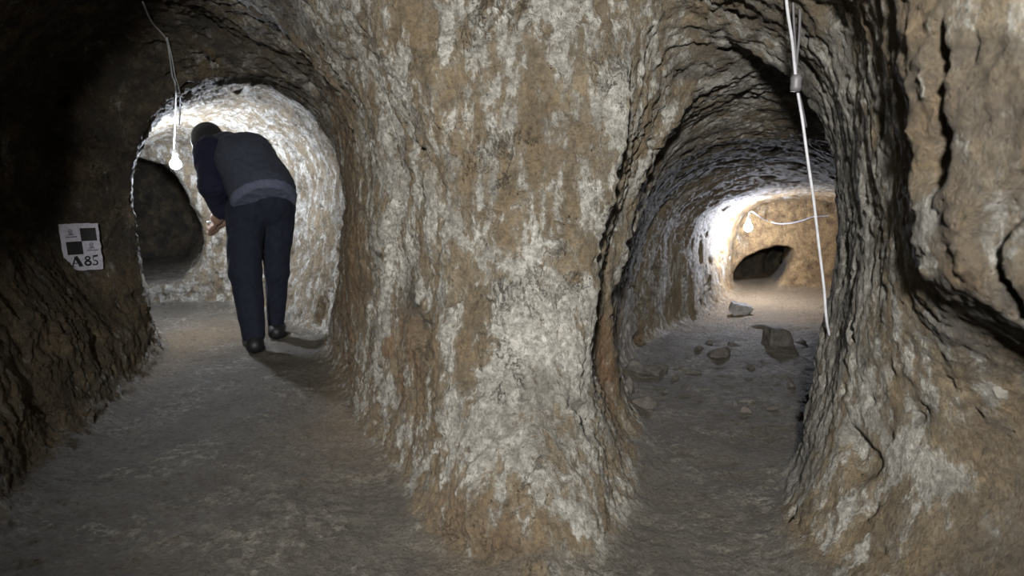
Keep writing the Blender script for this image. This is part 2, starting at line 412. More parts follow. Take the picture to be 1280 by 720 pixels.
U = np.arange(-0.95, 0.951, 0.0045)
Zs = np.arange(-0.25, 1.98, 0.0105)
ys = list(np.arange(-2.9, 0.75, 0.07)); y = 0.75
while y < 8.3:
    ys.append(y); y += 0.0105 if y < 2.7 else 0.0105 + (y - 2.7) * 0.005
Ys = np.array(ys)
def xscale(y):
    return 1.8 + 0.5 * ((y - 1.8) + np.sqrt((y - 1.8) ** 2 + 0.04))
lofts = [(Loft(CHAMBER), .10), (Loft(LEFT), .08), (Loft(RIGHT), .06), (Loft(HOLE), .03), (Loft(SIDE), .06)]
pil = Loft(PILLAR)
F = np.empty((len(U), len(Ys), len(Zs)), np.float32)
zi = (Zs - GZ[0]) / 0.03; iz = np.clip(zi.astype(int), 0, len(GZ) - 2); fz = (zi - iz)[None, :].astype(np.float32)
for j, yy in enumerate(Ys):
    X = U * xscale(yy)
    xi = np.clip((X - GX[0]) / 0.03, 0, len(GX) - 1.01); ix = xi.astype(int); fx = (xi - ix)[:, None].astype(np.float32)
    v = None
    for L, kk in lofts:
        if v is not None and (yy < L.y0 - .4 or yy > L.y1 + .4): continue
        f = L.layer(yy, ix, fx, iz, fz)
        v = f if v is None else smin(v, f, kk)
    if 1.2 < yy < 3.0:
        p = pil.layer(yy, ix, fx, iz, fz)
        v = -smin(-v, p, .10)
    v = -smin(-v, np.broadcast_to(Zs[None, :], v.shape), .13)     # level trodden floor, filleted into the walls
    F[:, j, :] = v
V, Q = surface_nets(F)
del F
Q = Q[:, ::-1]                                   # face the air
yy = np.interp(V[:, 1], np.arange(len(Ys)), Ys)
V = np.stack([np.interp(V[:, 0], np.arange(len(U)), U) * xscale(yy), yy, np.interp(V[:, 2], np.arange(len(Zs)), Zs)], 1)
def vnormals(V, Q):
    n = np.cross(V[Q[:, 2]] - V[Q[:, 0]], V[Q[:, 3]] - V[Q[:, 1]])
    N = np.zeros_like(V)
    for i in range(4):
        for a in range(3):
            N[:, a] += np.bincount(Q[:, i], n[:, a], len(V))
    return N / np.maximum(np.linalg.norm(N, axis=1), 1e-9)[:, None]
N = vnormals(V, Q)
for _ in range(3):                               # smooth the normals used for displacement
    M = np.zeros_like(N); F4 = N[Q].sum(1)
    for i in range(4):
        for a in range(3): M[:, a] += np.bincount(Q[:, i], F4[:, a], len(V))
    N = M / np.maximum(np.linalg.norm(M, axis=1), 1e-9)[:, None]
def sst(x, a, b):
    t = np.clip((x - a) / (b - a), 0, 1); return t * t * (3 - 2 * t)
ground = sst(N[:, 2], .62, .9) * (1 - sst(V[:, 2], .10, .28))
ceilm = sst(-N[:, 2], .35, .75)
wall = (1 - ground) * (1 - ceilm)
warp = np.stack([noise(V * 3 + 7), noise(V * 3 + 31), noise(V * 3 + 57)], 1) * .12
W = V + warp
d = np.zeros(len(V)); x0_, y0_ = V[:, 0], V[:, 1]
rough = (1 - .75 * ground) * (1 - .5 * sst(x0_, .35, .7) * sst(y0_, 2.5, 3.0)) * (1 - .5 * sst(x0_, .6, .8) * (1 - sst(y0_, 2.3, 2.7)))
d += .030 * noise(V * 1.9 + 3) * rough + .020 * noise(W * 4.3) * rough
st = np.array([1, 1, .42])
r1 = np.abs(noise(W * st * 8 + 11))
d -= .006 * rough * (1 - sst(r1, 0, .30)) * (wall + .3 * ceilm) * sst(noise(V * 2.2 + 50), -.2, .3)
d += .010 * noise(W * np.array([1, 1, .5]) * 10 + 61) * rough
r2 = np.abs(noise(W * np.array([.8, .8, 1.2]) * 9 + 21))
d -= .007 * (1 - sst(r2, 0, .35)) * ceilm * rough
d += .010 * noise(W * np.array([1, 1, .6]) * 19 + 5) * rough
q = noise(W * 27 + 9)
d += .0075 * np.sign(q) * np.abs(q) ** .8 * rough
d += .0075 * noise(V * 48 + 2) * (.3 + .7 * rough)
d += .006 * noise(V * 85 + 6) * (.3 + .7 * rough)
d += .016 * noise(V * 3.5 + 77) * ground + .009 * noise(V * 13 + 40) * ground + .007 * np.maximum(noise(V * 30 + 4), -.1) * ground
# chipped holes
pit = noise(W * 6.5 + 91); d -= .035 * sst(pit, .42, .62) * (1 - ground)
for (px, py, Y, r_, dp) in ((690, 312, 2.12, .016, .05), (806, 160, 2.75, .04, .06), (779, 300, 2.75, .03, .05), (790, 262, 3.0, .03, .04), (757, 95, 2.3, .03, .03),
                          (612, 46, 2.1, .015, .03), (905, 300, 4.9, .03, .05), (840, 345, 4.0, .03, .04), (560, 300, 2.3, .012, .02), (648, 352, 2.1, .010, .02)):
    c_ = np.array(at(px, py, Y)); dd = np.abs(V - c_) / np.array([r_, r_ * 8, r_ * .8])
    d -= dp * np.exp(-(dd ** 2).sum(1) ** 1.5)
pk = noise(W * np.array([1, 1, .8]) * 15 + 71); d -= .020 * sst(pk, .50, .70) * (1 - ground)
V = V + N * d[:, None]
N = vnormals(V, Q)


# tint masks: (lime crust, trodden ground, rust/ochre, dusty grey plus painted shade) by place on the rock
x, y, z = V.T
def blob(cx, cy, cz, rx, ry, rz, s=1.0):
    return s * np.exp(-(((x - cx) / rx) ** 2 + ((y - cy) / ry) ** 2 + ((z - cz) / rz) ** 2))
def bl(px, py, Y, rx, ry, rz, s=1.0):
    c_ = at(px, py, Y); return blob(c_[0], c_[1], c_[2], rx, ry, rz, s)
n3 = noise(V * 1.6 + 13)
lime = .55 + .12 * n3
lime += bl(680, 420, 2.1, .24, .5, .30, .30) + bl(640, 520, 1.95, .25, .3, .15, .15)
lime += bl(640, 100, 2.1, .25, .6, .3, .10) + bl(490, 200, 2.5, .12, .5, .5, .10)
lime -= bl(670, 150, 2.1, .09, .5, .14, .22) + bl(600, 370, 2.15, .06, .5, .14, .30) + bl(540, 430, 2.45, .15, .5, .18, .36)
lime -= bl(600, 650, 1.8, .16, .3, .12, .30) + bl(755, 430, 2.6, .09, .5, .28, .35)
lime -= bl(450, 300, 3.4, .22, .7, .9, .22)
lime -= .20 * sst(x, .5, .65) * (1 - sst(y, 1.2, 1.4)) * sst(z, .9, 1.2)  # less lime on the near overhang, to shade it by colour
lime -= .5 * sst(y, 6.6, 6.8)  # no pale crust in the far hole, keeps its darkness in the colour
lime -= .18 * sst(-x, 1.2, 1.8) * (1 - sst(y, 3.6, 4.0))
lime -= bl(1030, 300, 6.4, .8, .5, .6, .40)
lime -= bl(1200, 560, 1.5, .35, .5, .20, .45)
lime += bl(1110, 400, 1.75, .10, .4, .4, .12) + bl(1150, 520, 1.6, .12, .2, .10, .45)
lime -= .08 * sst(x, .6, .8) * sst(y, 3.2, 4.0)
rust = .12 + bl(450, 300, 3.4, .25, .8, .9, .75) + bl(755, 430, 2.6, .09, .5, .28, .95) + bl(510, 450, 2.55, .2, .5, .25, .75) + bl(1200, 250, 1.2, .3, .4, .4, .25)
rust += bl(600, 640, 1.8, .14, .3, .12, .5) + bl(1000, 330, 6.3, .9, .8, .6, .5)
rust += ground * (.95 * sst(y, 4.3, 5.1) * sst(x, .5, 1.2) + bl(240, 420, 4.3, .35, .6, .3, .8) + bl(470, 500, 2.9, .22, .5, .2, .7) + bl(150, 480, 3.3, .2, .5, .3, .4))
grey_shade = .22 + .2 * n3 + .55 * sst(-x, 1.1, 1.8) * (1 - sst(y, 3.9, 4.2)) * (.25 + .75 * sst(z, .35, .7)) * 1.25 + .5 * ceilm * (1 - sst(y, 3.9, 4.3)) + bl(530, 370, 2.4, .10, .5, .09, .8)  # own grey patches; left wall's shade painted in, ceiling darkened too
grey_shade += bl(690, 560, 1.95, .2, .3, .2, .4) + .35 * sst(x, .8, 1.0) * (1 - sst(y, 2.2, 2.8))
lime += .24 * sst(x, .75, .92) * sst(y, 1.45, 1.7) * (1 - sst(y, 2.4, 2.8))
lime += bl(1160, 590, 1.45, .10, .12, .05, .5) + bl(1070, 520, 1.85, .07, .15, .10, .35) + bl(1015, 600, 1.95, .04, .1, .06, .4)
grey_shade += .45 * sst(x, .5, .65) * (1 - sst(y, 1.3, 1.5)) * sst(z, .6, .8)  # shade painted on the near overhang, which the key overlights
grey_shade -= bl(1000, 300, 6.4, .9, .8, .6, .3)
OCHRE = np.clip(bl(1000, 310, 6.5, .9, .6, .8, 1.5) + .8 * sst(y, 4.8, 5.6) * sst(x, 1.5, 1.9), 0, 1)[:, None] * np.ones((1, 4))
OCHRE *= (1 - sst(y, 6.55, 6.75))[:, None]; grey_shade = grey_shade + 2.0 * sst(y, 6.6, 6.8)  # darkness of the far hole painted into its rock colour
TINT = np.clip(np.stack([lime, ground, rust, grey_shade], 1), 0, 1)

# split the skin of the cave into its parts
fc = V[Q].mean(1); fn = N[Q].mean(1)
fx, fy, fz_ = fc.T
lab = np.full(len(Q), 3)                                    # wall_left by default
mid_l = np.interp(fy, [2.0, 2.6, 3.3, 4.0, 4.4, 5.3], [-.95, -1.1, -1.5, -1.65, -1.8, -2.7])
mid_r = np.interp(fy, [1.6, 2.3, 3.2, 4.0, 5.0, 6.4], [.6, .8, 1.1, 1.4, 2.1, 2.6])
lab[(fx > mid_r)] = 5
lab[(fx > mid_l) & (fx <= mid_r) & (fy > 1.45)] = 4
lab[(fy < 1.45) & (fx > .3)] = 5
lab[(fy < -2.2)] = 2
lab[(fn[:, 2] < -.62) & (fz_ > .7)] = 1
lab[(fn[:, 2] > .72) & (fz_ < .16)] = 0
names = ['floor', 'ceiling', 'wall_back', 'wall_left', 'wall_center', 'wall_right']
labels = ['trodden grey earth floor of the hewn cave', 'low dark vaulted rock ceiling of the cave', None,
          'dark rough rock wall on the left around the lit arch', 'broad rock pillar crusted with white lime between the two passages',
          'rough lime-stained rock wall on the right beside the low passage']
for i, nm in enumerate(names):
    q = Q[lab == i]
    if len(q) == 0: continue
    u_, inv = np.unique(q, return_inverse=True)
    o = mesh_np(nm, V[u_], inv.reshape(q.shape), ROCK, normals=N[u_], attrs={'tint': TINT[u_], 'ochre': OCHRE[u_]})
    tag(o, labels[i], kind='structure')
#__OBJECTS__
# ------------------------------------------------------------------ placing things on the rock
_t = (V - np.array([0, 0, CAM_Z]))
_cz = _t[:, 1] * math.cos(PITCH) - _t[:, 2] * math.sin(PITCH)
_cy = _t[:, 1] * math.sin(PITCH) + _t[:, 2] * math.cos(PITCH)
_ok = _cz > .3
_PX = np.where(_ok, 640 + 853.33 * _t[:, 0] / np.where(_ok, _cz, 1), -9999)
_PY = np.where(_ok, 360 - 853.33 * _cy / np.where(_ok, _cz, 1), -9999)
def on_rock(px, py, off=0.01, r=7):
    """point on the rock skin in that direction, lifted off it by off"""
    m = np.where((_PX - px) ** 2 + (_PY - py) ** 2 < r * r)[0]
    dmin = _cz[m].min(); m = m[_cz[m] < dmin + .08]
    p = V[m].mean(0); n = N[m].mean(0); n /= np.linalg.norm(n)
    return Vector(p + n * off), Vector(n)
def ground_z(x0, y0, r=.03):
    m = (np.abs(V[:, 0] - x0) < r) & (np.abs(V[:, 1] - y0) < r) & (V[:, 2] < .22)
    return float(np.mean(V[m, 2])) if m.any() else 0.0
def floor_at(px, py):
    u = (px - 640) / 853.33; v = (360 - py) / 853.33
    dz = -math.sin(PITCH) + v * math.cos(PITCH); dy = math.cos(PITCH) + v * math.sin(PITCH)
    h = 0.0
    for _ in range(4):
        t = (h - CAM_Z) / dz
        h = ground_z(u * t, dy * t)
    return u * t, dy * t, h

def catmull(P, n=6):
    P = [Vector(p) for p in P]; out = []
    for i in range(len(P) - 1):
        p0 = P[max(i - 1, 0)]; p1, p2 = P[i], P[i + 1]; p3 = P[min(i + 2, len(P) - 1)]
        for j in range(n):
            t = j / n
            out.append(0.5 * ((2 * p1) + (p2 - p0) * t + (2 * p0 - 5 * p1 + 4 * p2 - p3) * t * t + (3 * p1 - p0 - 3 * p2 + p3) * t ** 3))
    out.append(P[-1]); return out
def tube(name, pts, r, mat, parent=None, n=6, seg=8):
    P = catmull(pts, n); vs = []; fs = []
    up = Vector((0, 1, 0.01)).normalized()
    for i, p in enumerate(P):
        d = (P[min(i + 1, len(P) - 1)] - P[max(i - 1, 0)]).normalized()
        a = up.cross(d)
        a = a.normalized() if a.length > .05 else Vector((1, 0, 0)); b = d.cross(a); up = b.cross(a) * -1 if False else up
        for k in range(seg):
            g = 2 * math.pi * k / seg
            vs.append(p + (a * math.cos(g) + b * math.sin(g)) * r)
    for i in range(len(P) - 1):
        for k in range(seg):
            k2 = (k + 1) % seg
            fs.append((i * seg + k, i * seg + k2, (i + 1) * seg + k2, (i + 1) * seg + k))
    fs.append(tuple(range(seg))[::-1]); fs.append(tuple(range((len(P) - 1) * seg, len(P) * seg)))
    return obj(name, vs, fs, mat, parent, True)
def lathe(name, prof, mat, parent=None, seg=20, loc=(0, 0, 0)):
    vs = []; fs = []
    for r, z in prof:
        for k in range(seg):
            g = 2 * math.pi * k / seg; vs.append((loc[0] + r * math.cos(g), loc[1] + r * math.sin(g), loc[2] + z))
    for i in range(len(prof) - 1):
        for k in range(seg):
            k2 = (k + 1) % seg; fs.append((i * seg + k, i * seg + k2, (i + 1) * seg + k2, (i + 1) * seg + k))
    return obj(name, vs, fs, mat, parent, True)

# ------------------------------------------------------------------ bulbs and cables
M_CABLE = plain('white_flex', (.42, .42, .44), .45)
M_CABLE_D = plain('grimy_flex', (.10, .095, .10), .5)
M_SOCKET = plain('lamp_socket', (.75, .75, .76), .4)
def glow(name, e, c=(.84, .90, 1.0)):
    k = NT(name); k.b.inputs['Base Color'].default_value = (.9, .9, .95, 1)
    k.b.inputs['Emission Color'].default_value = (*c, 1); k.b.inputs['Emission Strength'].default_value = e
    return k.m
def bulb(loc, label, e, c, r=.034):
    t = empty('light_bulb', loc)
    tag(t, label, 'light bulb', 'bare bulbs lighting the passages')
    prof = [(0.001, -r)] + [(r * math.sin(a), -r * math.cos(a)) for a in np.linspace(.25, 2.45, 12)] + [(.013, r * 1.25), (.012, r * 1.4)]
    lathe('glass_globe', prof, glow('lit_globe', e, c), t)
    lathe('socket', [(.0, r * 1.3), (.016, r * 1.3), (.018, r * 1.5), (.017, r * 2.5), (.010, r * 2.8), (.004, r * 3.0), (0, r * 3.0)], M_SOCKET, t)
    return t
bl = bulb(BULB_L, 'bare glowing white bulb hanging in the left arch beside the bending person', EM_L, (.80, .87, 1.0))
br = bulb(BULB_R, 'bare glowing bulb near the far left wall of the low right passage', EM_R, (.78, .84, 1.0))

zt = BULB_L[2] + .034 * 3
def run(pts): return [on_rock(px, py, o_)[0] for px, py, o_ in pts]
drop = [Vector((BULB_L[0], BULB_L[1], zt + .03)), Vector((BULB_L[0], BULB_L[1], zt - .01))]
c = tube('cable', run([(178, 2, .012), (190, 22, .02), (207, 44, .02), (213, 66, .02), (216, 92, .02), (217, 112, .02)]) + drop, .0042, M_CABLE)
tag(c, 'pale flex running down from the ceiling to the bulb in the left arch', 'cable')
c = tube('cable', run([(209, 44, .016), (216, 68, .02), (221, 95, .02), (221, 112, .03)]) + [Vector(at(225, 140, 3.9)), Vector(at(224, 157, 3.9))], .0036, M_CABLE)
tag(c, 'second loose flex strand hanging beside the bulb cable, cut off short', 'cable')

# right hand cables
def hang_cable(pts, r, mat, label):
    o = tube('cable', [at(*p) for p in pts], r, mat); tag(o, label, 'cable'); return o
hang_cable([(981, -30, 1.86), (984, 10, 1.88), (990, 50, 1.92), (993, 80, 1.95), (996, 108, 1.97), (1003, 150, 1.99), (1009, 195, 2.0), (1017, 250, 2.02), (1024, 310, 2.04), (1030, 360, 2.06), (1033, 398, 2.08), (1037, 420, 2.12)], .0042, M_CABLE,
           'long pale cable hanging down the edge of the right wall')
hang_cable([(999, -30, 1.88), (1000, 10, 1.9), (999, 45, 1.93), (996, 75, 1.955), (995, 100, 1.965)], .0036, M_CABLE_D,
           'dark grimy cable beside the pale one at the top of the right passage')
hang_cable([(990, -30, 1.89), (992, 20, 1.91), (994, 60, 1.945), (995, 100, 1.975), (1002, 130, 2.03), (1008, 160, 2.09)], .0032, M_CABLE_D,
           'thin dark cable end hooked over the lip of the right passage')
k = empty('cable_tie', at(995, 104, 1.955)); tag(k, 'dark tape wrap holding the cables together at the right passage lip', 'tape')
lathe('tape_wrap', [(0, -.022), (.013, -.022), (.0155, -.012), (.0145, 0), (.016, .012), (.012, .022), (0, .022)], M_CABLE_D, k, 12)
far = [Vector((BULB_R[0], BULB_R[1], BULB_R[2] + .10)), Vector((BULB_R[0] + .03, BULB_R[1] + .03, BULB_R[2] + .135))]
for px, py in ((955, 275), (970, 279), (985, 279), (1000, 276), (1014, 271)):
    p, n = on_rock(px, py, .035); far.append(p)
far += [Vector(at(1030, 270, far[-1].y + .03)), Vector(at(1050, 268, far[-1].y + .05))]
o = tube('cable', far, .006, M_CABLE); tag(o, 'thin pale cable sagging along the end wall behind the far bulb', 'cable')

# ------------------------------------------------------------------ paper marker
M_PAPER = plain('paper', (.62, .61, .70), .7, bscale=60)
M_INK = plain('black_ink', (.012, .012, .014), .6)
M_INK2 = plain('faded_ink', (.16, .15, .22), .6)
pc, pn = on_rock(98, 310, .048, 12)
sgn = empty('paper_marker', pc)
tag(sgn, 'white paper survey marker reading A85 with black squares on the left wall', 'sign')
face = (Vector((0, 0, CAM_Z)) - pc); face.z = 0; face.normalize()
face = (face * .5 + Vector((pn.x, pn.y, 0)).normalized() * .5 if pn.y < 0 else face).normalized()
zax = Vector((0, 0, 1)); xax = zax.cross(face).normalized(); zz = face.cross(xax).normalized()
R = Matrix((xax, -face, zz)).transposed()              # local x right, z up, -y towards viewer
sgn.rotation_euler = R.to_euler()
s1 = pc.y / 853.33
PW, PH = 42 * s1 * 1.0, 59 * s1
# torn-edged sheet with slight curl
nx, nz = 13, 17; vs = []; fs = []; rr = random.Random(3)
def curl(x, z): return .004 * math.sin(x * 30 + 1) + .003 * math.sin(z * 26) 
for side in (0, 1):
    for i in range(nx):
        for j in range(nz):
            xx = (i / (nx - 1) - .5) * PW; zz_ = (j / (nz - 1) - .5) * PH
            ed = i in (0, nx - 1); ez = j in (0, nz - 1)
            g = random.Random(i * 31 + j)
            if ed: xx += g.uniform(-1, 1) * .0025
            if ez: zz_ += g.uniform(-1, 1) * .002
            xx += zz_ * -.04
            vs.append((xx, curl(xx, zz_) + side * .0012, zz_))
def gi(i, j, s_): return s_ * nx * nz + i * nz + j
for i in range(nx - 1):
    for j in range(nz - 1):
        fs.append((gi(i, j, 0), gi(i + 1, j, 0), gi(i + 1, j + 1, 0), gi(i, j + 1, 0)))
        fs.append((gi(i, j, 1), gi(i, j + 1, 1), gi(i + 1, j + 1, 1), gi(i + 1, j, 1)))
for i in range(nx - 1):
    fs.append((gi(i, 0, 0), gi(i, 0, 1), gi(i + 1, 0, 1), gi(i + 1, 0, 0))); fs.append((gi(i, nz - 1, 0), gi(i + 1, nz - 1, 0), gi(i + 1, nz - 1, 1), gi(i, nz - 1, 1)))
for j in range(nz - 1):
    fs.append((gi(0, j, 0), gi(0, j + 1, 0), gi(0, j + 1, 1), gi(0, j, 1))); fs.append((gi(nx - 1, j, 0), gi(nx - 1, j, 1), gi(nx - 1, j + 1, 1), gi(nx - 1, j + 1, 0)))
obj('sheet', vs, fs, M_PAPER, sgn, False)
def ink(name, polys, mat):
    """polys in sheet units: x 0..1, y 0..1 (down); each is triangulated as a fan strip of quads/ngons"""
    vs = []; fs = []
    for poly in polys:
        b = len(vs)
        for (a, b_) in poly:
            xx = (a - .5) * PW; zz_ = (.5 - b_) * PH; xx += zz_ * -.04
            vs.append((xx, curl(xx, zz_) - .0012, zz_))
        fs.append(tuple(range(b, b + len(poly)))[::-1])
    return obj(name, vs, fs, mat, sgn)
def grid_rect(x0, y0, x1, y1, n=5):
    out = []
    for i in range(n):
        for j in range(n):
            a = x0 + (x1 - x0) * i / n; b = x0 + (x1 - x0) * (i + 1) / n; c_ = y0 + (y1 - y0) * j / n; d_ = y0 + (y1 - y0) * (j + 1) / n
            out.append([(a, c_), (b, c_), (b, d_), (a, d_)])
    return out
ink('black_square', grid_rect(.52, .10, .93, .375), M_INK)
ink('black_square', grid_rect(.12, .375, .53, .65), M_INK)
def ring(cx, cy, rx, ry, t, a0=0, a1=360, n=14):
    out = []
    for i in range(n):
        g0 = math.radians(a0 + (a1 - a0) * i / n); g1 = math.radians(a0 + (a1 - a0) * (i + 1) / n)
        out.append([(cx + rx * math.cos(g0), cy + ry * math.sin(g0)), (cx + rx * math.cos(g1), cy + ry * math.sin(g1)),
                    (cx + (rx - t) * math.cos(g1), cy + (ry - t * .7) * math.sin(g1)), (cx + (rx - t) * math.cos(g0), cy + (ry - t * .7) * math.sin(g0))])
    return out
def bar(x0, y0, x1, y1, wd):
    dx, dy = x1 - x0, (y1 - y0) * 1.4; L = math.hypot(dx, dy); nx_, ny_ = -dy / L * wd / 2, dx / L * wd / 2 / 1.4
    return [[(x0 + nx_, y0 + ny_), (x1 + nx_, y1 + ny_), (x1 - nx_, y1 - ny_), (x0 - nx_, y0 - ny_)]]
# A
A = bar(.20, .90, .31, .69, .04) + bar(.31, .69, .43, .90, .10) + bar(.25, .835, .38, .835, .022)
A += bar(.15, .905, .27, .905, .02) + bar(.36, .905, .50, .905, .02)
ink('letter', A, M_INK)
E = ring(.615, .742, .078, .050, .045) + ring(.61, .845, .098, .066, .056)
ink('letter', E, M_INK)
F5 = bar(.76, .705, .89, .695, .06) + bar(.765, .70, .755, .79, .022) + ring(.80, .845, .075, .062, .042, -125, 130) + ring(.745, .885, .028, .02, .027, 0, 360, 8)
ink('letter', F5, M_INK)
for ex, ey in ((.27, .20), (.76, .50)):
    E = ring(ex, ey - .045, .055, .040, .022) + bar(ex - .05, ey + .01, ex + .05, ey + .01, .03) + bar(ex - .085, ey + .035, ex + .075, ey + .03, .022)
    E += bar(ex - .14, ey + .075, ex + .16, ey + .075, .030) + bar(ex - .03, ey - .03, ex + .03, ey - .055, .02)
    ink('emblem', E, M_INK2)

# ------------------------------------------------------------------ stones
def stone(loc, size, rz, mat, seed, label, cat='stone', group=None, sub=3, cuts=10, tilt=0):
    import bmesh
    bm = bmesh.new(); bmesh.ops.create_icosphere(bm, subdivisions=sub, radius=1)
    g = np.random.RandomState(seed)
    P = np.array([v.co[:] for v in bm.verts])
    for _ in range(cuts):
        n = g.normal(size=3); n /= np.linalg.norm(n); h = g.uniform(.38, .72)
        dd = P @ n - h; P -= np.outer(np.maximum(dd, 0) * .93, n)
    P += (P / np.linalg.norm(P, axis=1)[:, None]) * (.10 * noise(P * 1.8 + seed) + .05 * noise(P * 5 + seed))[:, None]
    P /= np.abs(P).max(0)
    P[:, 2] = np.maximum(P[:, 2], -.28 + .05 * noise(P * 3))
    P[:, 2] = (P[:, 2] - P[:, 2].min()) * 2 / np.ptp(P[:, 2]) - .22
    for v, p in zip(bm.verts, P): v.co = (p[0] * size[0] / 2, p[1] * size[1] / 2, p[2] * size[2] / 2)
    me = bpy.data.meshes.new('stone'); bm.to_mesh(me); bm.free()
    me.materials.append(mat)
    o = bpy.data.objects.new('stone', me); COL.objects.link(o)
    o.rotation_euler = (tilt, 0, rz)
    o.location = (loc[0], loc[1], loc[2])
    tag(o, label, cat, group)
    return o
def block(loc, size, rz, mat, seed, label):
    import bmesh
    bm = bmesh.new(); bmesh.ops.create_cube(bm, size=1)
    bmesh.ops.bevel(bm, geom=bm.edges[:], offset=.07, segments=1, affect='EDGES')
    bmesh.ops.subdivide_edges(bm, edges=bm.edges[:], cuts=4, use_grid_fill=True)
    P = np.array([v.co[:] for v in bm.verts]); h = P[:, 2] + .5
    P[:, 0] = P[:, 0] * (1 - .28 * h) - .10 * h; P[:, 1] *= (1 - .25 * h)
    P[:, 2] -= .28 * (P[:, 0] + .1) * h
    P += .045 * np.stack([noise(P * 3 + seed + i * 9) for i in range(3)], 1) + .02 * np.stack([noise(P * 9 + seed + i * 9) for i in range(3)], 1)
    P[:, 2] += .42
    for v, p in zip(bm.verts, P): v.co = p * np.array(size)
    me = bpy.data.meshes.new('stone'); bm.to_mesh(me); bm.free(); me.materials.append(mat)
    o = bpy.data.objects.new('stone', me); COL.objects.link(o); o.rotation_euler = (0, 0, rz); o.location = loc
    tag(o, label, 'stone'); return o
# px, py of the foot, width px, height px, depth/width, material, label
STONES = [
 (930, 394, 32, 19, .7, ST_GREY, 'pale grey angular stone lying before the dark hole at the passage end', -.5, 0),
 (977, 433, 36, 25, .7, ST_DARK, 'large dark block of rock on the right passage floor', .15, 0),
 (918, 433, 22, 6, .6, ST_DARK, 'flat dark shard left of the large dark block', .1, 0),
 (952, 410, 24, 5, .4, ST_EARTH, 'thin flat chip between the grey stone and the dark block', -.3, 0),
 (899, 447, 36, 15, .8, ST_EARTH, 'crumbling heap-shaped earth clod in the middle of the right passage', .2, 0),
 (876, 438, 14, 6, .8, ST_EARTH, 'small clod left of the crumbling earth clod', .9, 0),
 (822, 470, 34, 14, .7, ST_DARK, 'dark flat stone near the left wall foot of the right passage', .1, 0),
 (795, 466, 26, 20, .9, ST_DARK, 'dark rounded stone against the pillar side in the right passage', .4, 0),
 (789, 492, 18, 26, .9, ST_EARTH, 'upright stone leaning against the foot of the pillar, right passage', .4, 0),
 (805, 510, 38, 17, .8, ST_EARTH, 'rounded brown stone at the right foot of the pillar, nearest the camera', .05, 0),
 (868, 467, 22, 6, .5, ST_DARK, 'flat dark sliver right of the dark flat stone', .05, 0),
 (832, 491, 12, 7, .8, ST_EARTH, 'small dark clod right of the upright stone', .3, 0),
 (846, 475, 12, 7, .8, ST_EARTH, 'small clod just below the flat dark sliver', .3, 0),
 (991, 484, 15, 8, .8, ST_EARTH, 'small humped stone below the large dark block', .3, 0),
 (1012, 497, 14, 7, .8, ST_EARTH, 'small tilted stone close to the right wall foot', -.4, 0),
 (935, 517, 18, 11, .8, ST_EARTH, 'small three-cornered stone alone on the right passage floor', .6, 0),
 (965, 512, 22, 7, .6, ST_EARTH, 'low curved stone right of the three-cornered stone', -.3, 0),
 (1001, 522, 18, 7, .6, ST_EARTH, 'low flat stone in the shade of the right wall', -.3, 0),
 (1018, 515, 16, 18, .9, ST_DARK, 'dark lump wedged against the right wall foot', -.3, 0),
 (888, 430, 12, 6, .9, ST_EARTH, 'tiny clod behind the crumbling earth clod', .3, 0),
 (1003, 430, 10, 6, .9, ST_EARTH, 'small stone just right of the large dark block', .3, 0),
 (941, 461, 16, 6, .7, ST_EARTH, 'low clod in front of the large dark block, to its left', .3, 0),
 (1259, 505, 34, 26, .8, ST_PALE, 'pale stone bedded in the slope under the right overhang', .3, 0),
]
for n_, (px, py, wpx, hpx, dr, mt, lb, rz, tl) in enumerate(STONES):
    X, Yd, h = floor_at(px, py)
    if px > 1200:
        p, _ = on_rock(px, py - 12, .0); X, Yd, h = p.x, p.y, p.z - .01
    s_ = Yd / 853.33 / math.cos(PITCH)
    hh = hpx * s_ * .95
    (block if 'block' in lb.split('of')[0] and wpx > 34 else stone)((X, Yd + wpx * s_ * dr * .4, h), (wpx * s_, wpx * s_ * dr, hh), rz, mt, 40 + n_, lb)

# loose grit trodden into the floor: beyond counting, one object
g = np.random.RandomState(5)
base_v = np.array([(1, 0, 0), (-.5, .87, 0), (-.5, -.87, 0), (0, 0, .9), (.3, .2, -.6)]); base_f = np.array([(0, 1, 3), (1, 2, 3), (2, 0, 3), (1, 0, 4), (2, 1, 4), (0, 2, 4)])
cand = np.where((ground > .9) & (V[:, 1] > 1.2) & (V[:, 1] < 6.3) & (V[:, 2] < .12))[0]
wgt = np.where(V[cand, 0] > mid_r.mean() * 0 + .45, 3.0, 1.0) * V[cand, 1]
pick = g.choice(cand, 1500, p=wgt / wgt.sum())
gv = []; gf = []
for i, pidx in enumerate(pick):
    s_ = g.uniform(.003, .008) * (1.6 if g.rand() < .08 else 1) * (.6 + .15 * V[pidx, 1])
    a = g.rand() * 6.28; ca, sa = math.cos(a), math.sin(a)
    b = base_v * g.uniform(.6, 1.2, (5, 3)) * s_ * np.array([1, 1, .4])
    b = np.stack([b[:, 0] * ca - b[:, 1] * sa, b[:, 0] * sa + b[:, 1] * ca, b[:, 2]], 1) + V[pidx]
    gv.append(b); gf.append(base_f + i * 5)
go = mesh_np('grit', np.concatenate(gv), np.concatenate(gf), ST_EARTH, smooth=False)
tag(go, 'loose grit and crumbs of rock scattered over the earth floor', 'grit', kind='stuff')

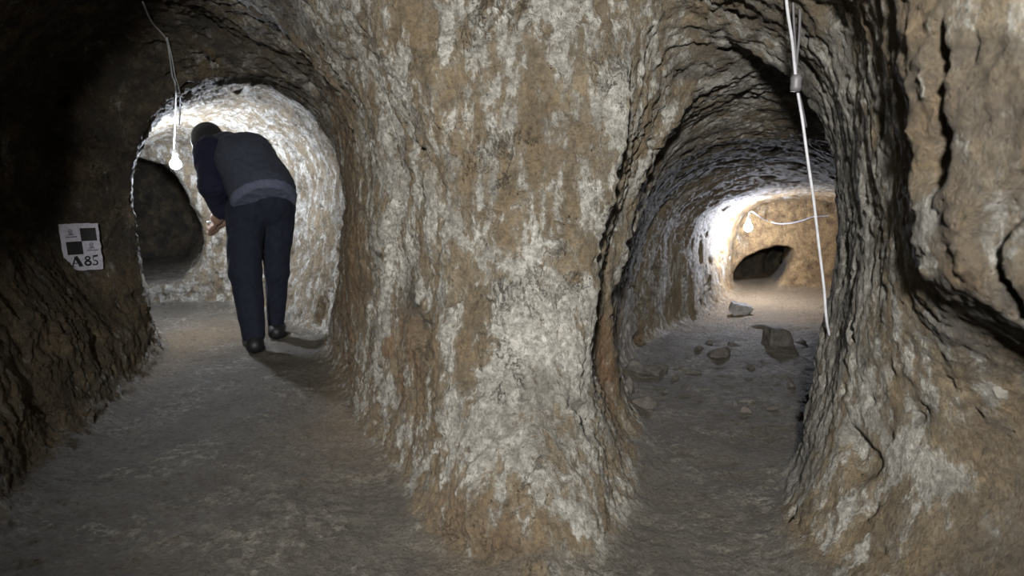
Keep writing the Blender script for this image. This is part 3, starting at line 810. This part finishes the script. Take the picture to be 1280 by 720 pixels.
# ------------------------------------------------------------------ the person
M_SKIN = plain('skin', (.30, .19, .14), .55)
M_SLEEVE = plain('navy_cloth', (.012, .014, .032), .85, .4, bscale=50, spec=.2)
M_VEST = plain('slate_vest_cloth', (.040, .046, .066), .8, .35, bscale=45, spec=.25)
M_BAND = plain('pale_band_cloth', (.095, .105, .155), .8, .3, bscale=45, spec=.25)
M_TROUSER = plain('dark_trouser_cloth', (.014, .017, .030), .85, .4, bscale=35, spec=.2)
M_SHIRT = plain('dark_green_shirt', (.020, .028, .028), .9, .3)
M_SHOE = plain('black_leather', (.010, .010, .011), .5, .2)
M_HAIR = plain('dark_hair', (.010, .009, .010), .7, .8, bscale=120)
M_PALE = plain('pale_plastic', (.7, .72, .75), .4)
def P3(*a): return np.array(at(*a))
def cone(a, b, ra, rb): return ('c', np.array(a, float), np.array(b, float), ra, rb)
def ball(c_, r): return ('e', np.array(c_, float), np.array(r if hasattr(r, '__len__') else (r, r, r), float))
def ev(pr, X):
    if pr[0] == 'c':
        _, a, b, ra, rb = pr; e = b - a
        t = np.clip(((X - a) @ e) / (e @ e), 0, 1)
        return np.linalg.norm(X - a - t[..., None] * e, axis=-1) - (ra + (rb - ra) * t)
    _, c_, r = pr; q = (X - c_) / r; k0 = np.linalg.norm(q, axis=-1); k1 = np.linalg.norm(q / r, axis=-1)
    return k0 * (k0 - 1) / np.maximum(k1, 1e-6)
def sdf_obj(name, groups, mat, parent, vox=.01, k=.03, gk=.02, clip=None, fold=0, fscale=None, seed=0):
    """groups: list of prim lists; prims inside a list blend by k, lists blend by gk"""
    allp = [q for gr in groups for q in gr]
    lo = np.min([np.minimum(q[1], q[2] if q[0] == 'c' else q[1]) - (max(q[3], q[4]) if q[0] == 'c' else q[2].max()) for q in allp], 0) - .04
    hi = np.max([np.maximum(q[1], q[2] if q[0] == 'c' else q[1]) + (max(q[3], q[4]) if q[0] == 'c' else q[2].max()) for q in allp], 0) + .04
    ax = [np.arange(lo[i], hi[i], vox) for i in range(3)]
    X = np.stack(np.meshgrid(*ax, indexing='ij'), -1)
    D = None
    for gr in groups:
        d_ = None
        for q in gr:
            e = ev(q, X); d_ = e if d_ is None else smin(d_, e, k)
        D = d_ if D is None else smin(D, d_, gk)
    if clip is not None: D = np.maximum(D, clip(X))
    vv, qq = surface_nets(D.astype(np.float32))
    vv = lo + vv * vox
    nn = vnormals(vv, qq)
    if fold:
        s3 = np.array(fscale or (9, 9, 9))
        f_ = noise(vv * s3 + seed) + .5 * (1 - np.abs(noise(vv * s3 * 1.9 + seed + 9)) * 2)
        vv = vv + nn * (fold * f_)[:, None]
    o = mesh_np(name, vv - np.array(parent.matrix_basis.translation if parent else (0, 0, 0)), qq, mat, parent)
    return o
fl = floor_at(320, 440)
GZ0 = fl[2]
per = empty('person', (fl[0], fl[1], GZ0))
tag(per, 'person in navy sleeves and grey vest bending forward in the left arch, back to us', 'person')
hipL, hipR = P3(307, 266, 4.13), P3(344, 264, 4.23)
pel = P3(327, 252, 4.20)
kneeL, ankL = P3(306, 340, 4.03), P3(317, 415, 4.02)
kneeR, ankR = P3(346, 338, 4.27), P3(345, 398, 4.38)
ankL[2] = max(ankL[2], GZ0 + .10)
sp1, sp2, sp3 = P3(328, 236, 4.15), P3(307, 203, 4.22), P3(283, 189, 4.28)
nk, hd = P3(270, 185, 4.32), P3(260, 177, 4.38)
shL, elL, wrL = P3(264, 192, 4.20), P3(266, 230, 4.12), P3(276, 262, 4.22)
shR, elR, wrR = P3(312, 196, 4.42), P3(300, 238, 4.48), P3(283, 266, 4.38)
def hand(wr, palm, dirs, curlv):
    """palm + five separate bent fingers"""
    wr = np.array(wr); palm = np.array(palm)
    pr = [cone(wr, palm, .026, .030), ball(palm, .034)]
    fw = (palm - wr) / np.linalg.norm(palm - wr); cu = np.array(curlv, float); cu /= np.linalg.norm(cu)
    sd = np.cross(fw, cu); sd /= np.linalg.norm(sd)
    fing = []
    for i, L in enumerate((.070, .078, .073, .058)):
        b = palm + fw * .026 + sd * (.027 - .018 * i)
        m = b + (fw * .8 + cu * .6) * L * .45; t = m + (fw * .2 + cu) * L * .38; e = t + (-fw * .4 + cu * .8) * L * .2
        fing.append([cone(b - fw * .01, m, .0095, .0088), cone(m, t, .0088, .008), cone(t, e, .008, .0072)])
    b = palm - fw * .012 + sd * .028; m = b + (sd * .8 + fw * .6 + cu * .4) * .032; t = m + (fw * .7 + cu * .6) * .028
    fing.append([cone(b, m, .012, .010), cone(m, t, .010, .0085)])
    return pr, fing
pL = P3(271, 273, 4.27); pR = P3(277, 277, 4.36)
hL, fL = hand(wrL, pL, None, (-.7, .2, -.4)); hR, fR = hand(wrR, pR, None, (-.7, -.2, -.4))
footL = P3(309, 436, 4.14); footL[2] = GZ0 + .05
gR = ground_z(ankR[0], ankR[1]); ankR[2] = gR + .10
face_d = np.array([-.62, .68, -.40]); face_d /= np.linalg.norm(face_d)
upv = np.array([-.35, .1, .9]); upv -= face_d * (upv @ face_d); upv /= np.linalg.norm(upv)
sdv = np.cross(face_d, upv)
head = [ball(hd, (.082, .088, .098)), ball(hd + face_d * .03 - upv * .045, (.062, .062, .06))]
feat = [[cone(hd + face_d * .088 + upv * .01, hd + face_d * .108 - upv * .03, .009, .014)],
        [ball(hd + sdv * .082 - upv * .015, (.014, .022, .03))], [ball(hd - sdv * .082 - upv * .015, (.014, .022, .03))],
        [cone(hd + face_d * .092 - upv * .065 - sdv * .02, hd + face_d * .092 - upv * .065 + sdv * .02, .008, .008)]]
torso = [cone(pel, sp1, .105, .11), cone(sp1, sp2, .11, .13), cone(sp2, sp3, .13, .09), cone(sp3, nk, .075, .058), cone(nk, hd, .055, .055),
         cone(shL, sp3, .06, .09), cone(shR, sp3, .06, .09)]
def foot(ank, dirv, z0):
    dv = np.array(dirv, float); dv /= np.linalg.norm(dv)
    heel = np.array([ank[0], ank[1], z0 + .045]) - dv * .035
    ball_ = heel + dv * .19; ball_[2] = z0 + .038; toe = heel + dv * .235; toe[2] = z0 + .034
    return heel, ball_, toe
fd = (-.45, .9, 0)
hlL, blL, toL = foot(ankL, fd, GZ0); hlR, blR, toR = foot(ankR, (-.3, .95, 0), gR)
limbs = [cone(hipL, kneeL, .082, .058), cone(kneeL, ankL, .055, .04), cone(hipR, kneeR, .082, .058), cone(kneeR, ankR, .055, .04),
         cone(ankL, hlL, .036, .03), cone(hlL, blL, .03, .028), cone(ankR, hlR, .036, .03), cone(hlR, blR, .03, .028),
         cone(shL, elL, .05, .042), cone(elL, wrL, .040, .027), cone(shR, elR, .05, .042), cone(elR, wrR, .040, .027)]
sdf_obj('body', [torso + limbs + head, hL, hR] + feat + fL + fR, M_SKIN, per, vox=.0065, k=.02, gk=.006)
# hair / close cap over the skull, clear of the face
sdf_obj('hair', [[ball(hd + upv * .006 - face_d * .006, (.098, .102, .112))]], M_HAIR, per, vox=.008, clip=lambda X: (X - hd) @ face_d - .035, fold=.003, fscale=(30, 30, 30))
# trousers
tro = [cone(pel + np.array([-.03, .0, .02]), pel + np.array([.05, .0, .0]), .155, .15), cone(hipL, kneeL, .118, .090), cone(kneeL, ankL + np.array([0, 0, -.01]), .086, .067),
       cone(hipR, kneeR, .118, .070), cone(kneeR, ankR + np.array([0, 0, -.01]), .068, .052)]
sdf_obj('trousers', [tro], M_TROUSER, per, vox=.009, k=.025, fold=.007, fscale=(9, 9, 5),
        clip=lambda X: np.maximum((X[..., 2] - (pel[2] + .16)), -(X[..., 2] - (GZ0 + .062))))
# shirt showing below the vest
sdf_obj('shirt', [[cone(pel, sp1, .160, .165), cone(sp1, sp2, .155, .12)]], M_SHIRT, per, vox=.01, k=.03,
        clip=lambda X: -((X - pel) @ np.array([-.2, .3, .93])) - .01)
# vest
hemn = np.array([-.32, .50, .80]); hemn /= np.linalg.norm(hemn)
hemp = P3(326, 240, 4.00)
vt = [cone(sp1 + np.array([0, 0, -.02]), sp2, .192, .178), cone(sp2, sp3, .178, .115), cone(sp3, nk, .10, .075), cone(shR, sp3, .075, .10)]
vest = sdf_obj('vest', [vt], M_VEST, per, vox=.009, k=.03, fold=.007, fscale=(7, 7, 10), seed=3, clip=lambda X: -((X - hemp) @ hemn))
vt2 = [(q[0], q[1], q[2], q[3] + .007, q[4] + .007) for q in vt[:2]]
bnd = sdf_obj('hem_band', [vt2], M_BAND, per, vox=.008, k=.03, fold=.006, fscale=(7, 7, 10), seed=3,
              clip=lambda X: np.maximum(-((X - hemp) @ hemn) - .006, ((X - hemp) @ hemn) - .042))
# sleeves
for sh, el, wr in ((shL, elL, wrL), (shR, elR, wrR)):
    sdf_obj('sleeve', [[cone(sh, el, .092, .082), cone(el, wr, .080, .056), ball(sh, .100)]], M_SLEEVE, per, vox=.008, k=.03, fold=.008, fscale=(12, 12, 14), seed=5)
# shoes
for ank, hl, bl_, to, z0 in ((ankL, hlL, blL, toL, GZ0), (ankR, hlR, blR, toR, gR)):
    sh_ = sdf_obj('shoe', [[cone(ank + np.array([0, 0, -.015]), hl, .050, .048), cone(hl, bl_, .046, .050), cone(bl_, to, .050, .038)]], M_SHOE, per, vox=.007, k=.03,
            clip=lambda X: np.maximum(-(X[..., 2] - z0 - .008), X[..., 2] - (z0 + .12)))
    so = sdf_obj('sole', [[cone(hl, bl_, .050, .054), cone(bl_, to, .054, .042)]], M_SHOE, per, vox=.006, k=.02,
            clip=lambda X: np.maximum(-(X[..., 2] - z0 + .006), X[..., 2] - (z0 + .014)))
    so.parent = sh_
itm = P3(264, 278, 4.26)
o = sdf_obj('small_gadget', [[cone(itm + np.array([-.022, 0, 0]), itm + np.array([.022, .01, .002]), .007, .007)]], M_PALE, None, vox=.003, k=.01)
tag(o, 'small pale object held in the hand of the bending person', 'gadget')
